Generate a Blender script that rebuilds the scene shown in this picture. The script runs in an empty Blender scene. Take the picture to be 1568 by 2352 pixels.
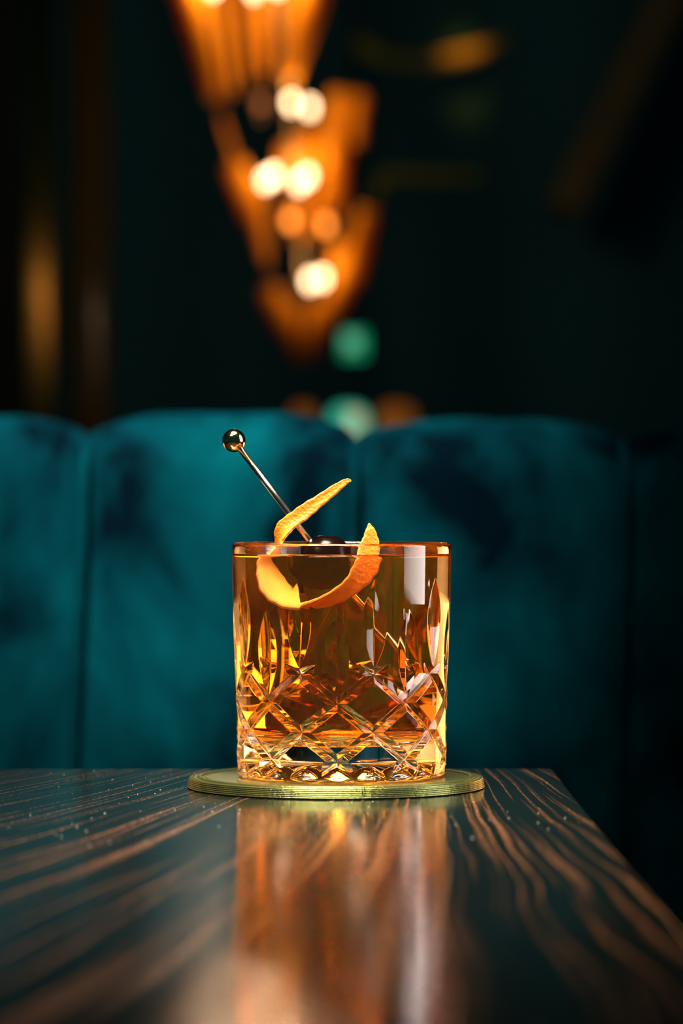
import bpy, bmesh, math, random
import numpy as np
from mathutils import Vector, Matrix, noise as mnoise

random.seed(7)
SC = bpy.context.scene
COL = SC.collection
PI = math.pi

# ------------------------------------------------------------------ camera
TABLE_Z = 0.600
CAM_Z = TABLE_Z + 0.1075
FPX = 7800.0                      # focal length in pixels of the 1568 x 2352 frame
GY = 1.280                        # distance of the glass axis
cam_d = bpy.data.cameras.new('camera')
cam = bpy.data.objects.new('camera', cam_d)
COL.objects.link(cam)
cam.location = (0, 0, CAM_Z)
cam.rotation_euler = (PI / 2 - math.atan(23 / FPX), 0, 0)
cam_d.sensor_width = 36
cam_d.sensor_fit = 'AUTO'
cam_d.lens = FPX / 2352 * 36
cam_d.clip_start = 0.02
cam_d.clip_end = 60
cam_d.dof.use_dof = True
cam_d.dof.focus_distance = 1.258
cam_d.dof.aperture_fstop = 7.9
cam_d.dof.aperture_ratio = 1.12
SC.camera = cam

# ------------------------------------------------------------------ world, lights, exposure
w = bpy.data.worlds.new('world')
SC.world = w
w.use_nodes = True
w.node_tree.nodes['Background'].inputs[0].default_value = (0.0018, 0.025, 0.0255, 1)
w.node_tree.nodes['Background'].inputs[1].default_value = 1.0
SC.view_settings.view_transform = 'Standard'
SC.view_settings.look = 'None'
SC.view_settings.gamma = 1
SC.view_settings.use_curve_mapping = False
SC.view_settings.exposure = 0.0
cy = SC.cycles
cy.max_bounces = 26
cy.transmission_bounces = 24
cy.glossy_bounces = 10
cy.diffuse_bounces = 4
cy.volume_bounces = 6
cy.transparent_max_bounces = 12
cy.caustics_reflective = True
cy.caustics_refractive = True
cy.blur_glossy = 0.3
cy.sample_clamp_indirect = 40.0
cy.use_denoising = True
cy.use_adaptive_sampling = False


def light(name, kind, loc, target, energy, color, size=0.1, size_y=None, spot=None, blend=0.6, spread=180):
    d = bpy.data.lights.new(name, kind)
    d.energy = energy
    d.color = color
    if kind == 'AREA':
        d.spread = math.radians(spread)
        d.size = size
        if size_y:
            d.shape = 'RECTANGLE'
            d.size_y = size_y
        else:
            d.shape = 'DISK'
    else:
        d.shadow_soft_size = size
    if kind == 'SPOT':
        d.spot_size = spot
        d.spot_blend = blend
    o = bpy.data.objects.new(name, d)
    o.location = loc
    o.rotation_euler = (Vector(target) - Vector(loc)).to_track_quat('-Z', 'Y').to_euler()
    COL.objects.link(o)
    return o


GL = Vector((0, GY, TABLE_Z + 0.045))
# tall soft window-like source on the right of the table
light('window_light', 'AREA', (0.95, GY - 0.18, 1.14), (0, GY - .38, 1.02), 6.0, (1.0, .86, .80), .56, 1.06, spread=84)
# added low warm lights, unseen, either side behind the drink to make it glow
light('added_right_light', 'AREA', (0.358, 1.71, 0.597), (0, GY, .64), .32, (1.0, .45, .13), .34, .14, spread=90)
light('added_left_light', 'AREA', (-0.358, 1.71, 0.597), (0, GY, .64), .06, (1.0, .42, .12), .34, .14, spread=90)
# warm lamp to the front left
light('warm_lamp_light', 'AREA', (-0.36, 0.75, 1.45), (-.05, GY - .26, TABLE_Z), 2.3, (1.0, .72, .45), .30, .4, spread=40)
# wide shaded pendant over the table
light('pendant_light', 'AREA', (-0.03, 1.15, 1.30), (-0.01, GY - .07, TABLE_Z), 3.6, (1.0, .80, .58), .40, spread=44)
# ceiling spot washing the sofa back
light('sofa_spot_light', 'SPOT', (-0.28, 0.95, 2.4), (-0.10, 1.96, 0.86), 205, (.84, 1.0, 1.0), .06, spot=math.radians(15.5), blend=1.0)
# added spot, no fixture seen, to brighten the gilded moulding
light('added_moulding_light', 'SPOT', (0.20, 7.15, 2.35), (0.268, 7.56, 1.725), 18, (1.0, .27, .01), .02, spot=math.radians(10), blend=1.0)


# ------------------------------------------------------------------ helpers
def nmat(name):
    m = bpy.data.materials.new(name)
    m.use_nodes = True
    nt = m.node_tree
    return m, nt, nt.nodes['Principled BSDF']


def simple(name, col, rough=.5, metal=0.0, spec=.5, emit=None, es=0.0, sheen=0.0, var=0.0, vscale=40.0, bump=0.0, coat=0.0):
    m, nt, b = nmat(name)
    b.inputs['Base Color'].default_value = (*col, 1)
    b.inputs['Roughness'].default_value = rough
    b.inputs['Metallic'].default_value = metal
    b.inputs['Specular IOR Level'].default_value = spec
    b.inputs['Coat Weight'].default_value = coat
    b.inputs['Sheen Weight'].default_value = sheen
    if emit:
        b.inputs['Emission Color'].default_value = (*emit, 1)
        b.inputs['Emission Strength'].default_value = es
    if var or bump:
        tc = nt.nodes.new('ShaderNodeTexCoord')
        n = nt.nodes.new('ShaderNodeTexNoise')
        n.inputs['Scale'].default_value = vscale
        n.inputs['Detail'].default_value = 5
        nt.links.new(tc.outputs['Object'], n.inputs['Vector'])
        if var:
            mx = nt.nodes.new('ShaderNodeMix')
            mx.data_type = 'RGBA'
            mx.inputs[6].default_value = (*[c * (1 - var) for c in col], 1)
            mx.inputs[7].default_value = (*[min(1, c * (1 + var)) for c in col], 1)
            nt.links.new(n.outputs['Fac'], mx.inputs[0])
            nt.links.new(mx.outputs[2], b.inputs['Base Color'])
        if bump:
            bp = nt.nodes.new('ShaderNodeBump')
            bp.inputs['Strength'].default_value = bump
            bp.inputs['Distance'].default_value = .002
            nt.links.new(n.outputs['Fac'], bp.inputs['Height'])
            nt.links.new(bp.outputs['Normal'], b.inputs['Normal'])
    return m


def mesh_np(name, V, F, mat, parent=None, smooth=True, loc=None):
    me = bpy.data.meshes.new(name)
    V = np.asarray(V, dtype=np.float32)
    me.from_pydata([], [], []) if False else None
    F = np.asarray(F, dtype=np.int32)
    nf, k = F.shape
    me.vertices.add(len(V))
    me.vertices.foreach_set('co', V.ravel())
    me.loops.add(nf * k)
    me.loops.foreach_set('vertex_index', F.ravel())
    me.polygons.add(nf)
    me.polygons.foreach_set('loop_start', np.arange(0, nf * k, k, dtype=np.int32))
    me.polygons.foreach_set('loop_total', np.full(nf, k, dtype=np.int32))
    me.update(calc_edges=True)
    me.validate()
    if smooth:
        me.polygons.foreach_set('use_smooth', np.ones(len(me.polygons), dtype=bool))
    me.materials.append(mat)
    o = bpy.data.objects.new(name, me)
    COL.objects.link(o)
    if parent:
        o.parent = parent
    if loc is not None:
        o.location = loc
    return o


def bm_obj(name, bm, mat, parent=None, smooth=False, loc=None):
    bmesh.ops.recalc_face_normals(bm, faces=bm.faces)
    me = bpy.data.meshes.new(name)
    bm.to_mesh(me)
    bm.free()
    if smooth:
        me.polygons.foreach_set('use_smooth', [True] * len(me.polygons))
    me.materials.append(mat)
    o = bpy.data.objects.new(name, me)
    COL.objects.link(o)
    if parent:
        o.parent = parent
    if loc is not None:
        o.location = loc
    return o


def box_bm(bm, x0, x1, y0, y1, z0, z1, bevel=0.0, seg=2):
    r = bmesh.ops.create_cube(bm, size=1)
    for v in r['verts']:
        v.co = Vector(((x0 + x1) / 2 + v.co.x * (x1 - x0), (y0 + y1) / 2 + v.co.y * (y1 - y0), (z0 + z1) / 2 + v.co.z * (z1 - z0)))
    if bevel:
        es = list({e for v in r['verts'] for e in v.link_edges})
        bmesh.ops.bevel(bm, geom=es, offset=bevel, segments=seg, profile=.5, affect='EDGES')
    return bm


def box(name, x0, x1, y0, y1, z0, z1, mat, parent=None, bevel=0.0, seg=2, loc=None):
    return bm_obj(name, box_bm(bmesh.new(), x0, x1, y0, y1, z0, z1, bevel, seg), mat, parent, False, loc)


def lathe(name, prof, mat, n=64, parent=None, loc=None, smooth=True, closed=False):
    """prof: list of (r, z); r = 0 ends collapse to an (n-gon of) tiny radius"""
    P = np.array(prof, dtype=float)
    P[:, 0] = np.maximum(P[:, 0], 1e-6)
    th = np.arange(n) / n * 2 * PI
    V = np.stack([np.outer(P[:, 0], np.cos(th)), np.outer(P[:, 0], np.sin(th)), np.repeat(P[:, 1:2], n, 1)], -1).reshape(-1, 3)
    m = len(P)
    rows = np.arange(m if closed else m - 1)
    j = np.arange(n)
    a = (rows[:, None] * n + j[None]).ravel()
    b = (rows[:, None] * n + (j[None] + 1) % n).ravel()
    c = (((rows[:, None] + 1) % m) * n + (j[None] + 1) % n).ravel()
    d = (((rows[:, None] + 1) % m) * n + j[None]).ravel()
    return mesh_np(name, V, np.stack([a, b, c, d], -1), mat, parent, smooth, loc)


def tube(name, pts, rad, mat, parent=None, n=12, caps=True, loc=None):
    pts = [Vector(p) for p in pts]
    rads = rad if isinstance(rad, (list, tuple)) else [rad] * len(pts)
    V, F = [], []
    up = None
    for i, p in enumerate(pts):
        t = (pts[min(i + 1, len(pts) - 1)] - pts[max(i - 1, 0)]).normalized()
        if up is None:
            up = t.orthogonal().normalized()
        up = (up - t * up.dot(t)).normalized()
        s = t.cross(up)
        for k in range(n):
            a = 2 * PI * k / n
            V.append(p + (up * math.cos(a) + s * math.sin(a)) * rads[i])
    for i in range(len(pts) - 1):
        for k in range(n):
            F.append((i * n + k, i * n + (k + 1) % n, (i + 1) * n + (k + 1) % n, (i + 1) * n + k))
    bm = bmesh.new()
    bv = [bm.verts.new(v) for v in V]
    for f in F:
        bm.faces.new([bv[i] for i in f])
    if caps:
        bm.faces.new(bv[:n][::-1])
        bm.faces.new(bv[-n:])
    return bm_obj(name, bm, mat, parent, True, loc)


def empty(name, loc, label, cat, group=None, rz=0):
    o = bpy.data.objects.new(name, None)
    o.location = loc
    o.rotation_euler = (0, 0, rz)
    COL.objects.link(o)
    tag(o, label, cat, group)
    return o


def tag(o, label=None, cat=None, group=None, kind=None):
    if label:
        o['label'] = label
    if cat:
        o['category'] = cat
    if group:
        o['group'] = group
    if kind:
        o['kind'] = kind
    return o


def catmull(pts, n):
    """Catmull-Rom through rows of pts, n samples"""
    P = np.array(pts, dtype=float)
    P = np.vstack([2 * P[0] - P[1], P, 2 * P[-1] - P[-2]])
    out = []
    m = len(P) - 3
    for s in np.linspace(0, m - 1e-9, n):
        i = int(s)
        t = s - i
        p0, p1, p2, p3 = P[i], P[i + 1], P[i + 2], P[i + 3]
        out.append(.5 * (2 * p1 + (p2 - p0) * t + (2 * p0 - 5 * p1 + 4 * p2 - p3) * t * t + (3 * p1 - p0 - 3 * p2 + p3) * t ** 3))
    return np.array(out)


def at(px, py, Y):
    """world point seen at photo pixel (px, py) at distance Y"""
    return Vector(((px - 784) / FPX * Y, Y, CAM_Z - (py - 1153) / FPX * Y))


# ------------------------------------------------------------------ materials
def velvet():
    m, nt, b = nmat('teal_velvet')
    tc = nt.nodes.new('ShaderNodeTexCoord')
    mp = nt.nodes.new('ShaderNodeMapping')
    mp.inputs['Scale'].default_value = (1, 1, .6)
    n = nt.nodes.new('ShaderNodeTexNoise')
    n.inputs['Scale'].default_value = 14
    n.inputs['Detail'].default_value = 4
    n.inputs['Roughness'].default_value = .55
    n.inputs['Distortion'].default_value = .35
    r = nt.nodes.new('ShaderNodeValToRGB')
    r.color_ramp.elements[0].position = .38
    r.color_ramp.elements[0].color = (0.0, .010, .019, 1)
    r.color_ramp.elements[1].position = .66
    r.color_ramp.elements[1].color = (0.0, .150, .172, 1)
    e_ = r.color_ramp.elements.new(.50)
    e_.color = (0.0, .072, .090, 1)
    L = nt.links.new
    L(tc.outputs['Object'], mp.inputs['Vector'])
    L(mp.outputs['Vector'], n.inputs['Vector'])
    L(n.outputs['Fac'], r.inputs['Fac'])
    L(r.outputs['Color'], b.inputs['Base Color'])
    b.inputs['Roughness'].default_value = .9
    b.inputs['Specular IOR Level'].default_value = .05
    b.inputs['Sheen Weight'].default_value = .15
    b.inputs['Sheen Tint'].default_value = (0, .5, .6, 1)
    return m


def dark_wood():
    m, nt, b = nmat('dark_stained_wood')
    N, L = nt.nodes.new, nt.links.new
    tc = N('ShaderNodeTexCoord')
    sep = N('ShaderNodeSeparateXYZ')
    L(tc.outputs['Object'], sep.inputs[0])

    def math_(op, a, b_=None, c=None):
        n = N('ShaderNodeMath')
        n.operation = op
        for i, v in enumerate((a, b_, c)):
            if v is None:
                continue
            if isinstance(v, (int, float)):
                n.inputs[i].default_value = v
            else:
                L(v, n.inputs[i])
        return n.outputs[0]
    # cathedral grain: lines spread towards the near end of the board (object origin is below the glass)
    t = math_('MULTIPLY', sep.outputs['Y'], -1.0)
    tpos = math_('MAXIMUM', math_('ADD', t, .25), 0.0)
    den = math_('ADD', math_('MULTIPLY', tpos, 1.9), math_('MULTIPLY', math_('MULTIPLY', tpos, tpos), 1.3))
    den = math_('ADD', den, .62)
    gx = math_('DIVIDE', math_('SUBTRACT', sep.outputs['X'], .045), den)
    warp = N('ShaderNodeTexNoise')
    warp.inputs['Scale'].default_value = 5
    warp.inputs['Detail'].default_value = 2
    L(tc.outputs['Object'], warp.inputs['Vector'])
    gx2 = math_('ADD', gx, math_('MULTIPLY', math_('SUBTRACT', warp.outputs['Fac'], .5), .006))
    cmb = N('ShaderNodeCombineXYZ')
    L(gx2, cmb.inputs[0])
    L(math_('MULTIPLY', sep.outputs['Y'], .004), cmb.inputs[1])
    rings = N('ShaderNodeTexNoise')           # broad growth rings
    rings.inputs['Scale'].default_value = 640
    rings.inputs['Detail'].default_value = 2
    rings.inputs['Roughness'].default_value = .6
    L(cmb.outputs[0], rings.inputs['Vector'])
    cmb2 = N('ShaderNodeCombineXYZ')
    L(gx2, cmb2.inputs[0])
    L(math_('MULTIPLY', sep.outputs['Y'], .22), cmb2.inputs[1])
    pores = N('ShaderNodeTexNoise')           # short pores inside the rings
    pores.inputs['Scale'].default_value = 1900
    pores.inputs['Detail'].default_value = 2
    L(cmb2.outputs[0], pores.inputs['Vector'])
    rr = N('ShaderNodeMapRange')
    rr.inputs[1].default_value = .535
    rr.inputs[2].default_value = .69
    L(rings.outputs['Fac'], rr.inputs[0])
    pr = N('ShaderNodeMapRange')
    pr.inputs[1].default_value = .42
    pr.inputs[2].default_value = .62
    L(pores.outputs['Fac'], pr.inputs[0])
    fac = math_('MULTIPLY', rr.outputs[0], pr.outputs[0])
    mx = N('ShaderNodeMix')
    mx.data_type = 'RGBA'
    mx.inputs[6].default_value = (.0030, .0055, .0055, 1)
    mx.inputs[7].default_value = (.20, .088, .040, 1)
    L(fac, mx.inputs[0])
    L(mx.outputs[2], b.inputs['Base Color'])
    ro = N('ShaderNodeMapRange')
    ro.inputs[3].default_value = .13
    ro.inputs[4].default_value = .24
    L(fac, ro.inputs[0])
    L(ro.outputs[0], b.inputs['Roughness'])
    b.inputs['Specular IOR Level'].default_value = .42
    bp = N('ShaderNodeBump')
    bp.inputs['Strength'].default_value = .12
    bp.inputs['Distance'].default_value = .0003
    L(math_('MULTIPLY', fac, -1.0), bp.inputs['Height'])
    L(bp.outputs['Normal'], b.inputs['Normal'])
    return m


def glass_mat():
    m, nt, b = nmat('clear_cut_glass')
    nt.nodes.remove(b)
    g = nt.nodes.new('ShaderNodeBsdfGlass')
    g.inputs['IOR'].default_value = 1.52
    g.inputs['Roughness'].default_value = 0.0
    g.inputs['Color'].default_value = (1, 1, 1, 1)
    nt.links.new(g.outputs[0], nt.nodes['Material Output'].inputs['Surface'])
    return m


def drink_mat():
    m, nt, b = nmat('amber_drink')
    nt.nodes.remove(b)
    g = nt.nodes.new('ShaderNodeBsdfGlass')
    g.inputs['IOR'].default_value = 1.35
    g.inputs['Roughness'].default_value = 0.0
    g.inputs['Color'].default_value = (1, 1, 1, 1)
    v = nt.nodes.new('ShaderNodeVolumeAbsorption')
    v.inputs['Color'].default_value = (.99, .71, .03, 1)
    v.inputs['Density'].default_value = 55
    nt.links.new(g.outputs[0], nt.nodes['Material Output'].inputs['Surface'])
    sc_ = nt.nodes.new('ShaderNodeVolumeScatter')
    sc_.inputs['Color'].default_value = (1.0, .70, .08, 1)
    sc_.inputs['Density'].default_value = .95
    ad = nt.nodes.new('ShaderNodeAddShader')
    nt.links.new(v.outputs[0], ad.inputs[0])
    nt.links.new(sc_.outputs[0], ad.inputs[1])
    nt.links.new(ad.outputs[0], nt.nodes['Material Output'].inputs['Volume'])
    return m


def leaf_glass():
    m, nt, b = nmat('amber_leaf_glass')
    nt.nodes.remove(b)
    t = nt.nodes.new('ShaderNodeBsdfTranslucent')
    d = nt.nodes.new('ShaderNodeBsdfDiffuse')
    t.inputs['Color'].default_value = (.95, .42, .02, 1)
    d.inputs['Color'].default_value = (.90, .36, .015, 1)
    mx = nt.nodes.new('ShaderNodeMixShader')
    mx.inputs[0].default_value = .4
    nt.links.new(t.outputs[0], mx.inputs[1])
    nt.links.new(d.outputs[0], mx.inputs[2])
    nt.links.new(mx.outputs[0], nt.nodes['Material Output'].inputs['Surface'])
    return m


M = {
    'wall': simple('dark_plaster', (.012, .17, .24), .8, var=.15, vscale=3),
    'floor': simple('dark_floor_boards', (.03, .03, .028), .5, var=.3, vscale=6),
    'brownwood': simple('varnished_brown_wood', (.26, .15, .03), .28, var=.25, vscale=14, spec=.8, coat=.6),
    'reflecting_jamb': simple('glow_catching_jamb', (.85, .46, .09), .30, 1.0, var=.2, vscale=14),  # wood jamb coloured as bright metal to carry the chandelier reflection
    'olivewood': simple('olive_painted_wood', (.20, .17, .075), .6, var=.25, vscale=14),
    'darkwood': simple('dark_base_wood', (.02, .015, .012), .5, var=.2),
    'velvet': velvet(),
    'wood': dark_wood(),
    'glass': glass_mat(),
    'drink': drink_mat(),
    'leaf': leaf_glass(),
    'gold': simple('polished_gold', (.95, .68, .33), .10, 1.0, var=.05, vscale=300),
    'steel': simple('polished_pick_steel', (.92, .84, .76), .16, 1.0, var=.04, vscale=300),
    'brass': simple('aged_brass', (.40, .22, .06), .6, .6, var=.2, vscale=30),
    'gilt': simple('worn_gilding', (1.0, .88, .12), .6, .0, var=.5, vscale=18),
    'canvas': simple('dark_canvas', (.02, .03, .03), .9, var=.3, vscale=8),
    'coaster': simple('green_gold_coaster', (.15, .18, .065), .27, .85, var=.10, vscale=500, bump=.15),
    'cherry': simple('dark_cherry_skin', (.004, .0012, .0012), .2, 0, .10, var=.4, vscale=150),
    'bulb': simple('warm_bulb', (1, .8, .5), .4, emit=(1.0, .64, .34), es=8.5, var=.01),
    'bulb_dim': simple('dim_amber_bulb', (1, .6, .2), .4, emit=(1.0, .25, .025), es=5, var=.01),
    'sign_green': simple('lit_sign_green', (0, .3, .15), .5, emit=(0.0, .30, .13), es=.9, var=.01),
    'sign_pale': simple('lit_sign_pale', (.5, .9, .7), .5, emit=(.16, .52, .33), es=.85, var=.01),
    'green_glow': simple('reflected_glow_green', (0, .4, .25), .3, emit=(0.03, .36, .24), es=1.2, var=.01),  # added glow for the reflected green light
    'pale_glow': simple('reflected_glow_pale', (.9, .7, .4), .3, emit=(.42, .38, .20), es=1.3, var=.01),  # pale core of the added green glow
    'amber_glow': simple('reflected_glow_amber', (.5, .15, .02), .3, emit=(.11, .032, .002), es=1.0, var=.01),  # added glow for the warm reflected light
    'black': simple('black_metal', (.01, .011, .011), .5, .5, var=.1),
    'dust': simple('pale_dust', (.35, .38, .35), .7, var=.1),
}


def citrus(name, c0, c1, bump, rough, vs):
    m, nt, b = nmat(name)
    N, L = nt.nodes.new, nt.links.new
    tc = N('ShaderNodeTexCoord')
    v = N('ShaderNodeTexVoronoi')
    v.inputs['Scale'].default_value = vs
    n = N('ShaderNodeTexNoise')
    n.inputs['Scale'].default_value = 260
    n.inputs['Detail'].default_value = 3
    L(tc.outputs['Object'], v.inputs['Vector'])
    L(tc.outputs['Object'], n.inputs['Vector'])
    mx = N('ShaderNodeMix')
    mx.data_type = 'RGBA'
    mx.inputs[6].default_value = (*c0, 1)
    mx.inputs[7].default_value = (*c1, 1)
    L(n.outputs['Fac'], mx.inputs[0])
    L(mx.outputs[2], b.inputs['Base Color'])
    bp = N('ShaderNodeBump')
    bp.inputs['Strength'].default_value = bump
    bp.inputs['Distance'].default_value = .0004
    L(v.outputs['Distance'], bp.inputs['Height'])
    L(bp.outputs['Normal'], b.inputs['Normal'])
    b.inputs['Roughness'].default_value = rough
    b.inputs['Subsurface Weight'].default_value = .25
    b.inputs['Subsurface Radius'].default_value = (.004, .0015, .0004)
    b.inputs['Subsurface Scale'].default_value = .5
    return m


M['zest'] = citrus('orange_zest', (.86, .17, .006), (.92, .27, .02), .5, .42, 900)
M['pith'] = citrus('orange_pith', (.95, .42, .11), (.98, .54, .20), .25, .6, 500)

# ------------------------------------------------------------------ setting
BACKY = 7.6


def struct(o):
    o['kind'] = 'structure'
    return o


struct(box('floor', -3.2, 3.2, -.4, BACKY + .1, -.1, 0, M['floor']))
struct(box('wall_back', -3.2, 3.2, BACKY, BACKY + .1, 0, 3.2, M['wall']))
struct(box('wall_left', -3.3, -3.2, -.4, BACKY + .1, 0, 3.2, M['wall']))
struct(box('wall_right', 3.2, 3.3, -.4, BACKY + .1, 0, 3.2, M['wall']))
struct(box('ceiling', -3.3, 3.3, 3.0, BACKY + .1, 3.2, 3.3, M['wall']))
struct(box('baseboard_back', -3.2, 3.2, BACKY - .02, BACKY - .001, 0, .14, M['darkwood'], bevel=.004))

# ------------------------------------------------------------------ table
ORG = Vector((0, GY, TABLE_Z))
table = empty('cocktail_table', (-.25, GY - .36, 0), 'dark stained wooden table with open brown grain under the drink', 'table')


def world_to(o, p):
    return Vector(p) - o.location


bm = box_bm(bmesh.new(), -.60, .0850, -.74, .0885, -.032, 0, .0011, 3)
bmesh.ops.recalc_face_normals(bm, faces=bm.faces)
top = bm_obj('tabletop', bm, M['wood'], table, False, ORG - table.location)
lathe('pedestal', [(0, 0), (.038, 0), (.034, .05), (.032, .5), (.05, .545), (0, .545)], M['black'], 32, table, (0, 0, .022))
lathe('base_plate', [(0, 0), (.22, 0), (.225, .006), (.22, .012), (.06, .022), (0, .022)], M['black'], 48, table, (0, 0, .0))

# ------------------------------------------------------------------ coaster
CT = .0041
coaster = empty('coaster', ORG + Vector((-.0021, 0, 0)), 'round olive green coaster with a ridged edge under the glass', 'coaster')
pr = [(0, 0), (.0540, 0), (.0556, .0002)]
z = .0003
for k in range(5):
    r = .0560 - .00012 * k
    pr += [(r - .0002, z), (r, z + .00012), (r, z + .00046), (r - .0002, z + .00056), (r - .00042, z + .00060)]
    z += .00064
pr += [(.0554, .0036), (.0551, .0040), (.0545, .0041), (.0532, .0041), (0, .0041)]
# densify long flats so smooth shading keeps the steps crisp
lathe('disc', pr, M['coaster'], 256, coaster, (0, 0, 0), smooth=False)
lathe('raised_ring', [(.0500, .0041), (.0502, .0044), (.0508, .0046), (.0516, .0046), (.0522, .0044), (.0524, .0041)], M['coaster'], 192, coaster, (0, 0, 0.00002), closed=True)
for rr_ in (.0488, .0536):
    lathe('fine_ring', [(rr_, .0041), (rr_ + .0002, .00428), (rr_ + .0004, .0041)], M['coaster'], 192, coaster, (0, 0, 0.00002), closed=True)

# ------------------------------------------------------------------ cut glass tumbler
mm = .001
NT = 1260


def R_out(h):
    """outer radius in mm at height h (mm)"""
    return np.interp(h, [0, 1.2, 10, 20, 35, 50, 65, 87.5], [39.0, 39.3, 39.45, 39.5, 39.9, 40.5, 41.0, 41.4])


def R_in(h):
    base = np.interp(h, [12, 30, 50, 70, 80, 87.5], [35.2, 36.0, 37.1, 38.2, 38.8, 39.3])
    c = 5.5
    hh = np.clip((12.8 + c - h) / c, 0, 1)
    return base - c * (1 - np.sqrt(np.clip(1 - hh ** 2, 0, 1)))


hs_out = np.concatenate([np.linspace(1.6, 46, 250), np.linspace(46.3, 77, 120), np.linspace(78, 86.2, 16)])
prof = []           # (r, h, cut?)
# underside: shallow hollow, foot ring, rounded foot
for r in np.concatenate([np.linspace(.02, 27.5, 16), np.linspace(28, 33.9, 26)]):
    prof.append((r, .9, 2))
for r, h in ((34.2, 1.2), (34.8, .6), (35.4, .15), (36.2, 0), (37.2, 0), (37.9, .12), (38.5, .4), (38.9, .85)):
    prof.append((r, h, 0))
for h in hs_out:
    prof.append((float(R_out(h)), float(h), 1))
ro, ri = 41.4, 39.3
rc, rw = (ro + ri) / 2, (ro - ri) / 2
for a in np.linspace(0, PI, 13):
    prof.append((rc + rw * math.cos(a), 86.6 + rw * .9 * math.sin(a), 0))
for h in np.concatenate([np.linspace(86.0, 20, 60), 12.8 + 5.5 * (1 - np.sin(np.linspace(.05, PI / 2, 16)))]):
    if h > 12.85:
        prof.append((float(R_in(h)), float(h), 0))
rb = float(R_in(12.86))
for r in np.linspace(29.6, .02, 24):
    prof.append((r, 12.8, 0))
prof = np.array(prof)
th = np.arange(NT) / NT * 2 * PI          # theta measured from the camera-facing direction, + to the right
RR = np.repeat(prof[:, 0:1], NT, 1)
HH = np.repeat(prof[:, 1:2], NT, 1)
TH = np.repeat(th[None], len(prof), 0)
TD = np.degrees(TH)
cut = prof[:, 2] == 1
DEP = np.zeros_like(RR)
# -- diagonal mitre cuts: two families of helices, 9 each; nodes every 20 degrees and 10.43 mm
off = -2.5
S = 10.43 / 20.0                           # mm of height per degree
arc = 40.0 * PI / 180                      # mm per degree
rowA, rowD = 39.6, 8.3
GD, GWHALF = 1.5, 2.3
nx = arc
for sgn in (1, -1):
    # line: h = hB - sgn * S * (theta - off - 40k), through row B nodes (28.8)
    u = (HH[cut] - 28.9) / S * sgn + (TD[cut] - off)
    u = (u + 20) % 40 - 20                 # degrees of offset along theta
    dist = np.abs(u) * arc * (S / math.hypot(S, arc))
    # depth along the cut fades out past the end nodes
    D = GD * np.clip(np.minimum((43.6 - HH[cut]) / 3.4, (HH[cut] - 3.6) / 3.6), 0, 1) ** .8
    g = D - dist * (GD / GWHALF)
    g = np.where(g > 0, np.minimum(g, D - .05 + .0 * g) * 1.0, 0)
    DEP[cut] = np.maximum(DEP[cut], g)
# -- leaf-shaped vertical cuts, two staggered rows
for o_, h0, h1 in ((off, 31.6, 63.8), (off + 20, 42.2, 74.8)):
    u = ((TD[cut] - o_ + 20) % 40 - 20) * arc
    s = (HH[cut] - (h0 + h1) / 2) / ((h1 - h0) / 2)
    e = np.clip(1 - s ** 2, 0, None)
    lf = 1.75 * e - (np.sqrt(u ** 2 + .12 ** 2) - .12) * (1.75 / 4.5)
    DEP[cut] = np.maximum(DEP[cut], np.where(np.abs(s) < 1, np.clip(lf, 0, None), 0))
# -- star cut below
bt = prof[:, 2] == 2
petal = .5 + .5 * np.cos(np.radians((TD[bt] - off) * 18))
rise = np.clip((33.9 - RR[bt]) / 5.2, 0, 1)
rise = rise * (1.35 - .35 * rise)
star = (2.9 + 1.7 * np.sqrt(petal)) * rise
HH[bt] += star
RR = RR - DEP
V = np.stack([RR * np.sin(TH), -RR * np.cos(TH), HH], -1).reshape(-1, 3) * mm
m_ = len(prof)
rows = np.arange(m_ - 1)
j = np.arange(NT)
a = (rows[:, None] * NT + j[None]).ravel()
b = (rows[:, None] * NT + (j[None] + 1) % NT).ravel()
F = np.stack([a, b, b + NT, a + NT], -1)
GO = ORG + Vector((0, 0, CT + .0005))
glass = mesh_np('tumbler', V, F, M['glass'], None, True, GO)
tag(glass, 'cut crystal rocks tumbler with diamond and leaf cuts holding amber drink', 'glass')

# ------------------------------------------------------------------ drink
LH = 82.9
lp = []
for r in np.linspace(.02, 29.6, 20):
    lp.append((r, 12.76))
for h in sorted([h for h in np.concatenate([12.8 + 5.5 * (1 - np.sin(np.linspace(.05, PI / 2, 16))), np.linspace(20, LH - .5, 60)]) if h > 12.85]):
    lp.append((float(R_in(h)) + .05, float(h)))
Rl = float(R_in(LH)) + .05
lp += [(Rl, LH + .7), (Rl - .10, LH + .62), (Rl - .35, LH + .38), (Rl - .8, LH + .18), (Rl - 1.5, LH + .06), (Rl - 2.6, LH)]
for r in np.linspace(Rl - 4, .02, 14):
    lp.append((r, LH))
drink = lathe('cocktail', [(r * mm, h * mm) for r, h in lp], M['drink'], 360, None, GO)
tag(drink, 'clear amber cocktail filling the cut glass tumbler', 'drink')

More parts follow.
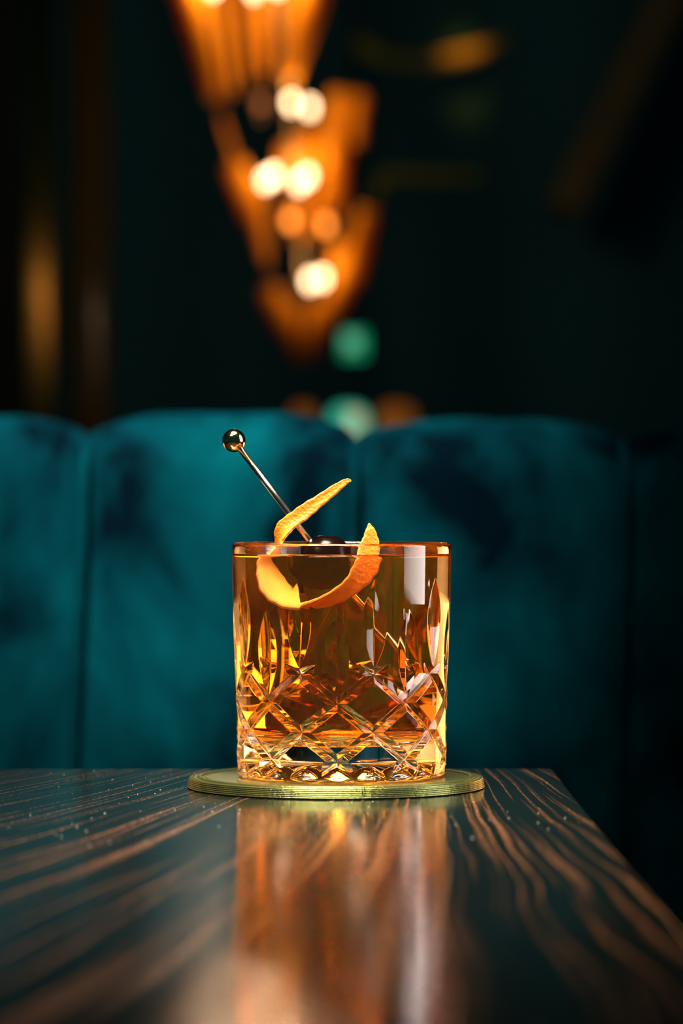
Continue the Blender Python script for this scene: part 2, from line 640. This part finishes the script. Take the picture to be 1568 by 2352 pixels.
# ------------------------------------------------------------------ garnish
# cherry
CHC = Vector((-.0058, -.0095, .0806))
nth, nph = 48, 32
Vc, Fc = [], []
for i in range(nph + 1):
    ph = PI * i / nph
    for k in range(nth):
        t = 2 * PI * k / nth
        d = Vector((math.sin(ph) * math.cos(t), math.sin(ph) * math.sin(t), math.cos(ph)))
        rad = .0102 * (1 + .035 * mnoise.noise(d * 1.6) + .008 * mnoise.noise(d * 6))
        if ph < .5:
            rad *= 1 - .10 * (1 - ph / .5) ** 2          # stem dimple
        Vc.append(d * max(rad, 1e-6))
for i in range(nph):
    for k in range(nth):
        Fc.append((i * nth + k, (i + 1) * nth + k, (i + 1) * nth + (k + 1) % nth, i * nth + (k + 1) % nth))
cherry = mesh_np('cocktail_cherry', Vc, Fc, M['cherry'], None, True, GO + CHC)
tag(cherry, 'dark glossy cocktail cherry skewered on the pick at the drink surface', 'cherry')

# pick
ballp = Vector(((537 - 784) / 6.07, 5.0, 103.4 - (1015 - 1153) / 6.07)) * mm
dirv = (CHC - ballp).normalized()
pick = empty('cocktail_pick', GO + ballp, 'gold ball topped metal cocktail pick leaning out of the drink', 'pick')
tipd = (CHC - ballp).length + .052
lathe('ball', [(.0044 * math.sin(PI * i / 32), -.0044 * math.cos(PI * i / 32)) for i in range(33)], M['gold'], 48, pick, (0, 0, 0))
q = [dirv * s for s in (.0040, .03, .06, tipd - .006, tipd)]
tube('shaft', q, [.00118, .00118, .00118, .00115, .0003], M['steel'], pick, 24)

# orange peel twist: (px-space converted) X, depth, height in mm, then width dir, width mm
PEEL = [
    # X     Y     h      wx    wy    wz   width
    (3.6, -11, 110.9, -.5, .2, .8, 0.7),
    (1.2, -11, 110.2, -.5, .2, .8, 2.2),
    (-7.0, -12, 104.2, -.55, .2, .8, 4.3),
    (-15.0, -13, 98.2, -.6, .25, .75, 5.6),
    (-21.2, -13, 92.8, -.6, .55, .45, 6.6),
    (-23.0, -13, 86.0, -.1, .95, .1, 8.0),
    (-23.2, -15, 78.5, .72, .68, .0, 12.8),
    (-20.6, -20, 70.0, .72, .62, .3, 13.2),
    (-15.2, -25, 65.8, .25, .85, .35, 8.0),
    (-6.5, -28, 66.6, .05, .75, -.6, 6.0),
    (2.4, -28, 71.6, .42, .45, -.75, 7.0),
    (8.0, -26, 79.0, .85, .3, -.38, 8.6),
    (10.3, -24, 86.5, .97, .2, -.1, 7.2),
    (10.6, -23, 91.5, .97, .2, -.05, 4.2),
    (10.2, -22.5, 95.0, .97, .2, 0, 0.6),
]
PS = catmull(PEEL, 110)


def ribbon(name, n0, n1, mat, parent, cup=.10, na=10, jag=0.0):
    """one layer of the peel between offsets n0 and n1 (mm) along the ribbon normal"""
    V = []
    ns = len(PS)
    T = np.gradient(PS[:, :3], axis=0)
    for i in range(ns):
        t = Vector(T[i]).normalized()
        wv = Vector(PS[i, 3:6])
        wv = (wv - t * wv.dot(t)).normalized()
        nv = t.cross(wv)
        wd = max(PS[i, 6], .3) * (1 + .05 * math.sin(i * 1.7) + .04 * math.sin(i * .61 + 1))
        fade = min(1, i / 6, (ns - 1 - i) / 6) * .8 + .2
        for lay in (n0, n1):
            for k in range(na + 1):
                s = k / na - .5
                edge = 1 - .35 * (abs(2 * s) ** 6)
                off_ = lay * fade * (edge if lay else 1) - cup * wd * 4 * s * s
                V.append((Vector(PS[i, :3]) + wv * (s * wd) + nv * off_) * mm)
    st = 2 * (na + 1)
    F = []
    for i in range(ns - 1):
        A, B = i * st, (i + 1) * st
        for k in range(na):
            F.append((A + k, A + k + 1, B + k + 1, B + k))
            F.append((A + na + 1 + k + 1, A + na + 1 + k, B + na + 1 + k, B + na + 1 + k + 1))
        F.append((A, B, B + na + 1, A + na + 1))
        F.append((A + na, A + 2 * na + 1, B + 2 * na + 1, B + na))
    for A in (0, (ns - 1) * st):
        for k in range(na):
            F.append((A + k, A + k + 1, A + na + 1 + k + 1, A + na + 1 + k))
    bm = bmesh.new()
    bv = [bm.verts.new(v) for v in V]
    for f in F:
        bm.faces.new([bv[q_] for q_ in f])
    return bm_obj(name, bm, mat, parent, True)


peel = empty('orange_peel', GO, 'curled strip of orange peel looped through the drink, tips above the rim', 'garnish')
ribbon('zest', -.75, 0.02, M['zest'], peel)
ribbon('pith', 0.0, .75, M['pith'], peel)

# ------------------------------------------------------------------ sofa
SY = 1.96
sofa = empty('velvet_sofa', (-.20, SY + .10, 0), 'teal velvet channel back sofa behind the table', 'sofa')
SW = .155
seams0 = .0073 - SW
SEAT = .40


def channel(x0, zt, rot=0.0, piv=None, drop=.007):
    nu, nv = 28, 70
    V, F = [], []
    path = []        # (y, z, nrm_y, nrm_z) up the front face, over the roll, down the back
    ztop = zt
    rr = .045
    for i in range(44):
        s = i / 43
        zz = SEAT - .06 + (ztop - rr - SEAT + .06) * s
        path.append((SY - .005 - .035 * (1 - s) + .010 * math.sin(PI * s) * -1, zz, -1, 0))
    for i in range(1, 18):
        a = PI * i / 18
        path.append((SY + rr - rr * math.cos(a) - .005, ztop - rr + rr * math.sin(a), -math.cos(a), math.sin(a)))
    for i in range(9):
        path.append((SY + 2 * rr - .005, ztop - rr - (ztop - rr - .3) * i / 8, 1, 0))
    for iv, (yy, zz, ny, nz) in enumerate(path):
        for iu in range(nu + 1):
            u = iu / nu * 2 - 1
            bul = math.sqrt(max(0, 1 - abs(u) ** 2.6))
            p = Vector((x0 + SW * (iu / nu), yy, zz))
            cr = mnoise.noise(Vector((p.x * 22, 3.1, p.z * 9))) * .0035 + mnoise.noise(Vector((p.x * 60, 1.1, p.z * 30))) * .0010
            d = -.009 * (1 - bul) + cr * bul
            p += Vector((0, ny, nz)) * d
            if nz > .3:
                p.z -= drop * (u * u) * nz * .6
            V.append(p)
    for iv in range(len(path) - 1):
        for iu in range(nu):
            A = iv * (nu + 1) + iu
            F.append((A, A + 1, A + nu + 2, A + nu + 1))
    if rot:
        Rm = Matrix.Rotation(rot, 4, 'Z')
        V = [Rm @ (v - piv) + piv for v in V]
    V = [v - sofa.location for v in V]
    return mesh_np('back_channel', V, F, M['velvet'], sofa)


def ztop_at(py):
    return CAM_Z - (py - 1153) / FPX * (SY + .02)


for k in range(-6, 4):
    channel(seams0 + SW * k, ztop_at([948, 944, 956, 972, 985][k + 1] if -1 <= k <= 3 else 950))
for k in range(-5, 4):
    xs = seams0 + SW * k
    pts_ = [(xs - .010 + .010 * s_, SY - .016 - .028 * (1 - s_), SEAT + (.70 - SEAT) * s_) for s_ in np.linspace(0, 1, 12)]
    pts_ += [(xs, SY - .012, .725), (xs, SY + .006, .742)]
    tube('piping', [Vector(p_) - sofa.location for p_ in pts_], .0028, M['velvet'], sofa, 10)
sx0, sx1 = seams0 - 6 * SW - sofa.location.x, seams0 + 4 * SW - sofa.location.x
for k in range(2):
    xa = sx0 + (sx1 - sx0) * k / 2
    box('seat_cushion', xa + .002, xa + (sx1 - sx0) / 2 - .002, -.215, -.095, .28, SEAT, M['velvet'], sofa, .03, 4)
box('sofa_base', sx0, sx1, -.205, .06, .10, .28, M['velvet'], sofa, .01, 2)
for lx in (sx0 + .06, sx1 - .06):
    for ly in (-.18, .03):
        lathe('leg', [(0, 0), (.014, 0), (.022, .10), (0, .10)], M['darkwood'], 16, sofa, (lx, ly, 0))

# ------------------------------------------------------------------ chandelier
CY = 6.0
cx = at(640, 0, CY).x
chand = empty('amber_chandelier', (cx, CY, 3.2), 'amber glass chandelier tapering in tiers to a point, bulbs glowing', 'chandelier')


def loc_c(px, py, dy=0.0):
    return at(px, py, CY) + Vector((0, dy, 0)) - chand.location


tube('stem', [Vector((0, 0, -.001)), Vector((0, 0, -.9)), loc_c(640, 0), loc_c(668, 300), loc_c(690, 560), loc_c(694, 800)], [.007, .007, .005, .004, .004, .003], M['brass'], chand, 10)
lathe('ceiling_rose', [(0, -.05), (.03, -.05), (.07, -.02), (.075, 0), (0, 0)], M['brass'], 32, chand)


def blade(a, b, wa, wb, dya=0.0, dyb=0.0, bow=.012, twist=0.0, wm=None):
    """curved amber glass leaf from pixel a to pixel b, widths in pixels"""
    A, B = loc_c(*a, dya), loc_c(*b, dyb)
    ax = (B - A)
    L_ = ax.length
    t = ax.normalized()
    side = Vector((math.cos(twist), math.sin(twist), 0))
    side = (side - t * side.dot(t)).normalized()
    nn = t.cross(side)
    k = CY / FPX
    wm = wm or max(wa, wb) * 1.05
    ns, na = 12, 4
    th_ = .003
    bm = bmesh.new()
    grid = []
    for lay in (0, 1):
        g = []
        for i in range(ns + 1):
            s = i / ns
            wd = ((1 - s) ** 2 * wa + 2 * s * (1 - s) * wm + s * s * wb) * k
            row = []
            for q_ in range(na + 1):
                u = q_ / na - .5
                off_ = bow * math.sin(PI * s) - .25 * wd * (2 * u) ** 2 + lay * th_
                row.append(bm.verts.new(A + ax * s + side * (u * wd) + nn * off_))
            g.append(row)
        grid.append(g)
    for lay in (0, 1):
        for i in range(ns):
            for q_ in range(na):
                f = [grid[lay][i][q_], grid[lay][i][q_ + 1], grid[lay][i + 1][q_ + 1], grid[lay][i + 1][q_]]
                bm.faces.new(f if lay else f[::-1])
    for i in range(ns):
        for q_ in (0, na):
            bm.faces.new([grid[0][i][q_], grid[0][i + 1][q_], grid[1][i + 1][q_], grid[1][i][q_]])
    for i in (0, ns):
        for q_ in range(na):
            bm.faces.new([grid[0][i][q_], grid[0][i][q_ + 1], grid[1][i][q_ + 1], grid[1][i][q_]])
    return bm_obj('glass_leaf', bm, M['leaf'], chand, True)


# upper tier
blade((408, -120), (494, 225), 72, 34, .0, .0)
blade((484, -120), (530, 200), 30, 20, .14, .10)
blade((545, -120), (566, 170), 26, 14, .17, .12)
blade((603, -120), (603, 165), 44, 18, .12, .07)
blade((662, -120), (640, 160), 26, 16, .15, .10)
blade((746, -120), (662, 185), 78, 36, .0, .0)
# second tier
blade((792, 205), (768, 400), 72, 54, .03, .01)
blade((832, 215), (820, 330), 34, 26, .01, .0)
blade((716, 290), (706, 400), 70, 60, .07, .04)
blade((655, 320), (660, 410), 40, 50, .09, .06)
# third tier
blade((535, 372), (585, 500), 60, 52, .02, .0)
blade((572, 395), (610, 600), 40, 20, .08, .08)
blade((785, 390), (745, 480), 50, 70, .03, .03)
blade((690, 440), (700, 540), 110, 70, .09, .07)
blade((846, 480), (806, 650), 46, 60, .0, .0)
blade((790, 545), (770, 640), 50, 50, .05, .04)
# lowest tier
blade((616, 662), (692, 838), 50, 14, .0, .0)
blade((650, 690), (696, 790), 50, 24, .05, .02)
blade((802, 630), (704, 830), 54, 14, .0, .0)
blade((745, 690), (706, 795), 60, 22, .05, .02)
blade((500, 240), (556, 420), 12, 16, .16, .14)


def bulb(px, py, dy, dim=False, r=.0083):
    p = loc_c(px, py, dy)
    pr_ = []
    for i in range(13):
        a = PI * i / 12
        pr_.append((r * math.sin(a) * (1 - .12 * math.cos(a)), -r * 1.35 * math.cos(a)))
    o = lathe('bulb', pr_, M['bulb_dim' if dim else 'bulb'], 16, chand, p)
    if not dim:
        ld = bpy.data.lights.new('bulb_light', 'POINT')
        ld.energy = 1.1 if py < 0 else .21
        ld.color = (1.0, .72, .45)
        ld.shadow_soft_size = .012
        lo = bpy.data.objects.new('bulb_light', ld)
        lo.parent = chand
        lo.location = p + Vector((0, 0, .03))
        COL.objects.link(lo)
    lathe('holder', [(0, -.010), (.003, -.010), (.0045, 0), (.003, .004), (0, .004)], M['brass'], 12, o, (0, 0, -r * 1.35 - .006))
    return o


for px, py, dy, dim in ((490, -22, -.03, 0), (585, -10, -.06, 0), (638, -26, -.03, 0),
                        (599, 245, -.05, 2), (668, 237, .0, 0), (712, 256, -.05, 0),
                        (628, 404, .0, 0), (611, 421, -.05, 0), (706, 406, .0, 0), (687, 426, -.05, 0),
                        (667, 512, -.05, 1), (749, 522, -.05, 1),
                        (712, 650, -.05, 0), (740, 640, .0, 0)):
    b_ = bulb(px, py, dy, bool(dim))
    if dim == 2:
        b_.data.materials[0] = simple('faint_glow_bulb', (.5, .2, .05), .3, emit=(.6, .15, .03), es=1.0, var=.01)  # bulb taken as unlit, with a faint glow put into its colour

# ------------------------------------------------------------------ far background
# gilded carved mouldings on the far wall
fy = BACKY - .03


def moulding(name, label, pix, group=None):
    """pix: rows of (px, py, thickness px); a bowed, tapering carved bar on the back wall"""
    c = catmull(pix, 40)
    o0 = at(c[20][0], c[20][1], fy)
    P = [at(x, y, fy) - o0 for x, y, t_ in c]
    R_ = [t_ / 2 / FPX * fy * (1 + .12 * math.sin(i * 1.9)) for i, (x, y, t_) in enumerate(c)]
    o = tube(name, P, R_, M['gilt'], None, 12, True, o0)
    tag(o, label, 'moulding')
    return o


moulding('gilded_moulding', 'bowed gilded moulding at the top, ornate and brightest at its right end',
         [(812, 86, 26), (838, 108, 40), (890, 134, 26), (960, 142, 24), (1040, 136, 44), (1100, 122, 40), (1150, 98, 24), (1172, 84, 8)])
moulding('gilded_moulding', 'dim straight gilded moulding lower on the far wall beside the chandelier',
         [(862, 470, 18), (878, 410, 28), (920, 402, 26), (1000, 405, 22), (1110, 404, 14)])

# door with rounded varnished jambs at left, one angled to mirror the chandelier
dy_ = BACKY
door = bpy.data.objects.new('door_1', None)
door.location = (at(30, 0, dy_).x, dy_, 0)
COL.objects.link(door)
struct(door)


def half_round(name, px, wpx, z0, z1, parent, mat, depth=.05, tilt=0.0):
    x = at(px, 0, dy_).x - parent.location.x
    wd = wpx / FPX * dy_
    bm = bmesh.new()
    n = 14
    r0 = [bm.verts.new((x - wd / 2 * math.cos(PI * i / n), -depth * math.sin(PI * i / n) ** .7 - .002 - tilt * (1 - i / n), z0)) for i in range(n + 1)]
    r1 = [bm.verts.new((v.co.x, v.co.y, z1)) for v in r0]
    for i in range(n):
        bm.faces.new([r0[i], r0[i + 1], r1[i + 1], r1[i]])
    bm.faces.new(r1)
    bm.faces.new(r0[::-1])
    bm.faces.new([r0[0], r1[0], r1[-1], r0[-1]])
    return bm_obj(name, bm, mat, parent, True)


half_round('jamb', 95, 68, 0, 2.15, door, M['reflecting_jamb'], .007, .017)
half_round('jamb', 208, 96, 0, 2.0, door, M['brownwood'], .03)
box('door_panel', -.55, .015, -.03, -.002, 0, 2.1, M['darkwood'], door, .004)

# sloping beam at the upper right
bA, bB = at(1560, -60, 7.3), at(1290, 490, 7.3)
ax_ = (bB - bA)
bm = box_bm(bmesh.new(), -.072, .072, -.04, .04, -.25, ax_.length, .012, 2)
bmesh.ops.transform(bm, matrix=ax_.to_track_quat('Z', 'Y').to_matrix().to_4x4(), verts=bm.verts)
be = bm_obj('trim_1', bm, M['olivewood'], None, False, bA)
struct(be)

# emergency sign
sp = at(812, 790, 7.2)
sign = empty('exit_sign', sp, 'small lit green emergency sign below the chandelier', 'sign')
sk = 7.2 / FPX
box('housing', -32 * sk, 32 * sk, 0.0, .03, -32 * sk, 30 * sk, M['black'], sign, .003)
box('green_face', -29 * sk, 29 * sk, -.003, -.0003, -29 * sk, 27 * sk, M['sign_green'], sign, .001)
box('pale_panel', -20 * sk, 10 * sk, -.006, -.0033, -10 * sk, 18 * sk, M['sign_pale'], sign, .001)
tube('hanger', [Vector((0, .015, 30 * sk)), Vector((0, .015, 3.2 - sp.z))], .004, M['black'], sign, 8)

# console far behind the sofa with added lanterns in place of reflected glow
ky = 6.6
kz = at(800, 1010, ky).z
con = empty('console_table', (at(810, 0, ky).x, ky + .05, 0), 'dark console behind the sofa carrying small added lanterns', 'console')
box('console_top', -.35, .35, -.12, .12, kz - .03, kz, M['darkwood'], con, .004)
for sx_ in (-.32, .32):
    for sy_ in (-.1, .1):
        box('leg', sx_ - .02, sx_ + .02, sy_ - .018, sy_ + .018, 0, kz - .0301, M['darkwood'], con, .003)


def lantern(name, px, wpx, top_py, mat, core, label, group=None):  # added lantern shapes standing in for reflected glow
    s = ky / FPX
    h = (1010 - top_py) * s
    r = wpx / 2 * s
    o = empty(name, (at(px, 0, ky).x, ky, kz), label, 'lantern', group)
    lathe('glass_shade', [(0, .0), (r * .7, .0), (r, h * .25), (r, h * .7), (r * .75, h * .92), (r * .3, h), (0, h)], mat, 24, o, (0, 0, 0.0005))
    if core:
        lathe('pale_core', [(0, 0), (r * .4, 0), (r * .4, h * .5), (0, h * .5)], core, 16, o, (r * .3, -r * .75, h * .3))
    lathe('cap', [(0, 0), (r * .35, 0), (r * .2, .006), (0, .008)], M['black'], 16, o, (0, 0, h))
    return o


lantern('added_green_glow', 800, 88, 935, M['green_glow'], M['pale_glow'], 'added green light for the reflected glow in the dip of the sofa back')
lantern('added_amber_glow', 910, 90, 930, M['amber_glow'], None, 'added dim amber light right of the green glow', 'added amber lights on the console')
lantern('added_amber_glow', 695, 62, 932, M['amber_glow'], None, 'added dim amber light left of the green glow', 'added amber lights on the console')

# made-up box bodies around the two added lights, seen only through the glass
def added_box_light(lx, label):
    c = Vector((lx, 1.71, 0))
    rz = math.atan2(GY - 1.71, -lx) + PI / 2            # local -Y faces the drink
    o = empty('added_floor_light', c, label, 'lamp', None, rz)
    bm = bmesh.new()
    box_bm(bm, -.176, .176, .004, .012, .520, .670)
    for x0, x1 in ((-.180, -.1765), (.1765, .180)):
        box_bm(bm, x0, x1, -.004, .012, .520, .670)
    box_bm(bm, -.180, .180, -.004, .012, .6705, .674)
    box_bm(bm, -.180, .180, -.004, .012, .516, .5195)
    bm_obj('light_housing', bm, M['black'], o)
    tube('pole', [(0, .02, .012), (0, .02, .64)], .008, M['black'], o, 12)
    lathe('base', [(0, 0), (.085, 0), (.085, .008), (.02, .014), (0, .014)], M['black'], 32, o)


added_box_light(.358, 'added black box light at the right, unseen except as glow through the drink')
added_box_light(-.358, 'added black box light at the left, unseen except as glow through the drink')

# ------------------------------------------------------------------ dust specks on the table
bm = bmesh.new()
for i in range(110):
    x = random.uniform(-.12, .082)
    y = random.uniform(-.22, .08)
    if math.hypot(x, y) < .0585:
        continue
    r_ = random.uniform(.00008, .00019)
    q_ = bmesh.ops.create_icosphere(bm, subdivisions=1, radius=r_)
    for v in q_['verts']:
        v.co = Vector((v.co.x * random.uniform(.8, 2), v.co.y, v.co.z * .7)) + Vector((x, y, r_ * .5))
dust = bm_obj('dust', bm, M['dust'], None, False, ORG)
tag(dust, 'fine pale dust specks scattered on the dark tabletop', 'dust', None, 'stuff')
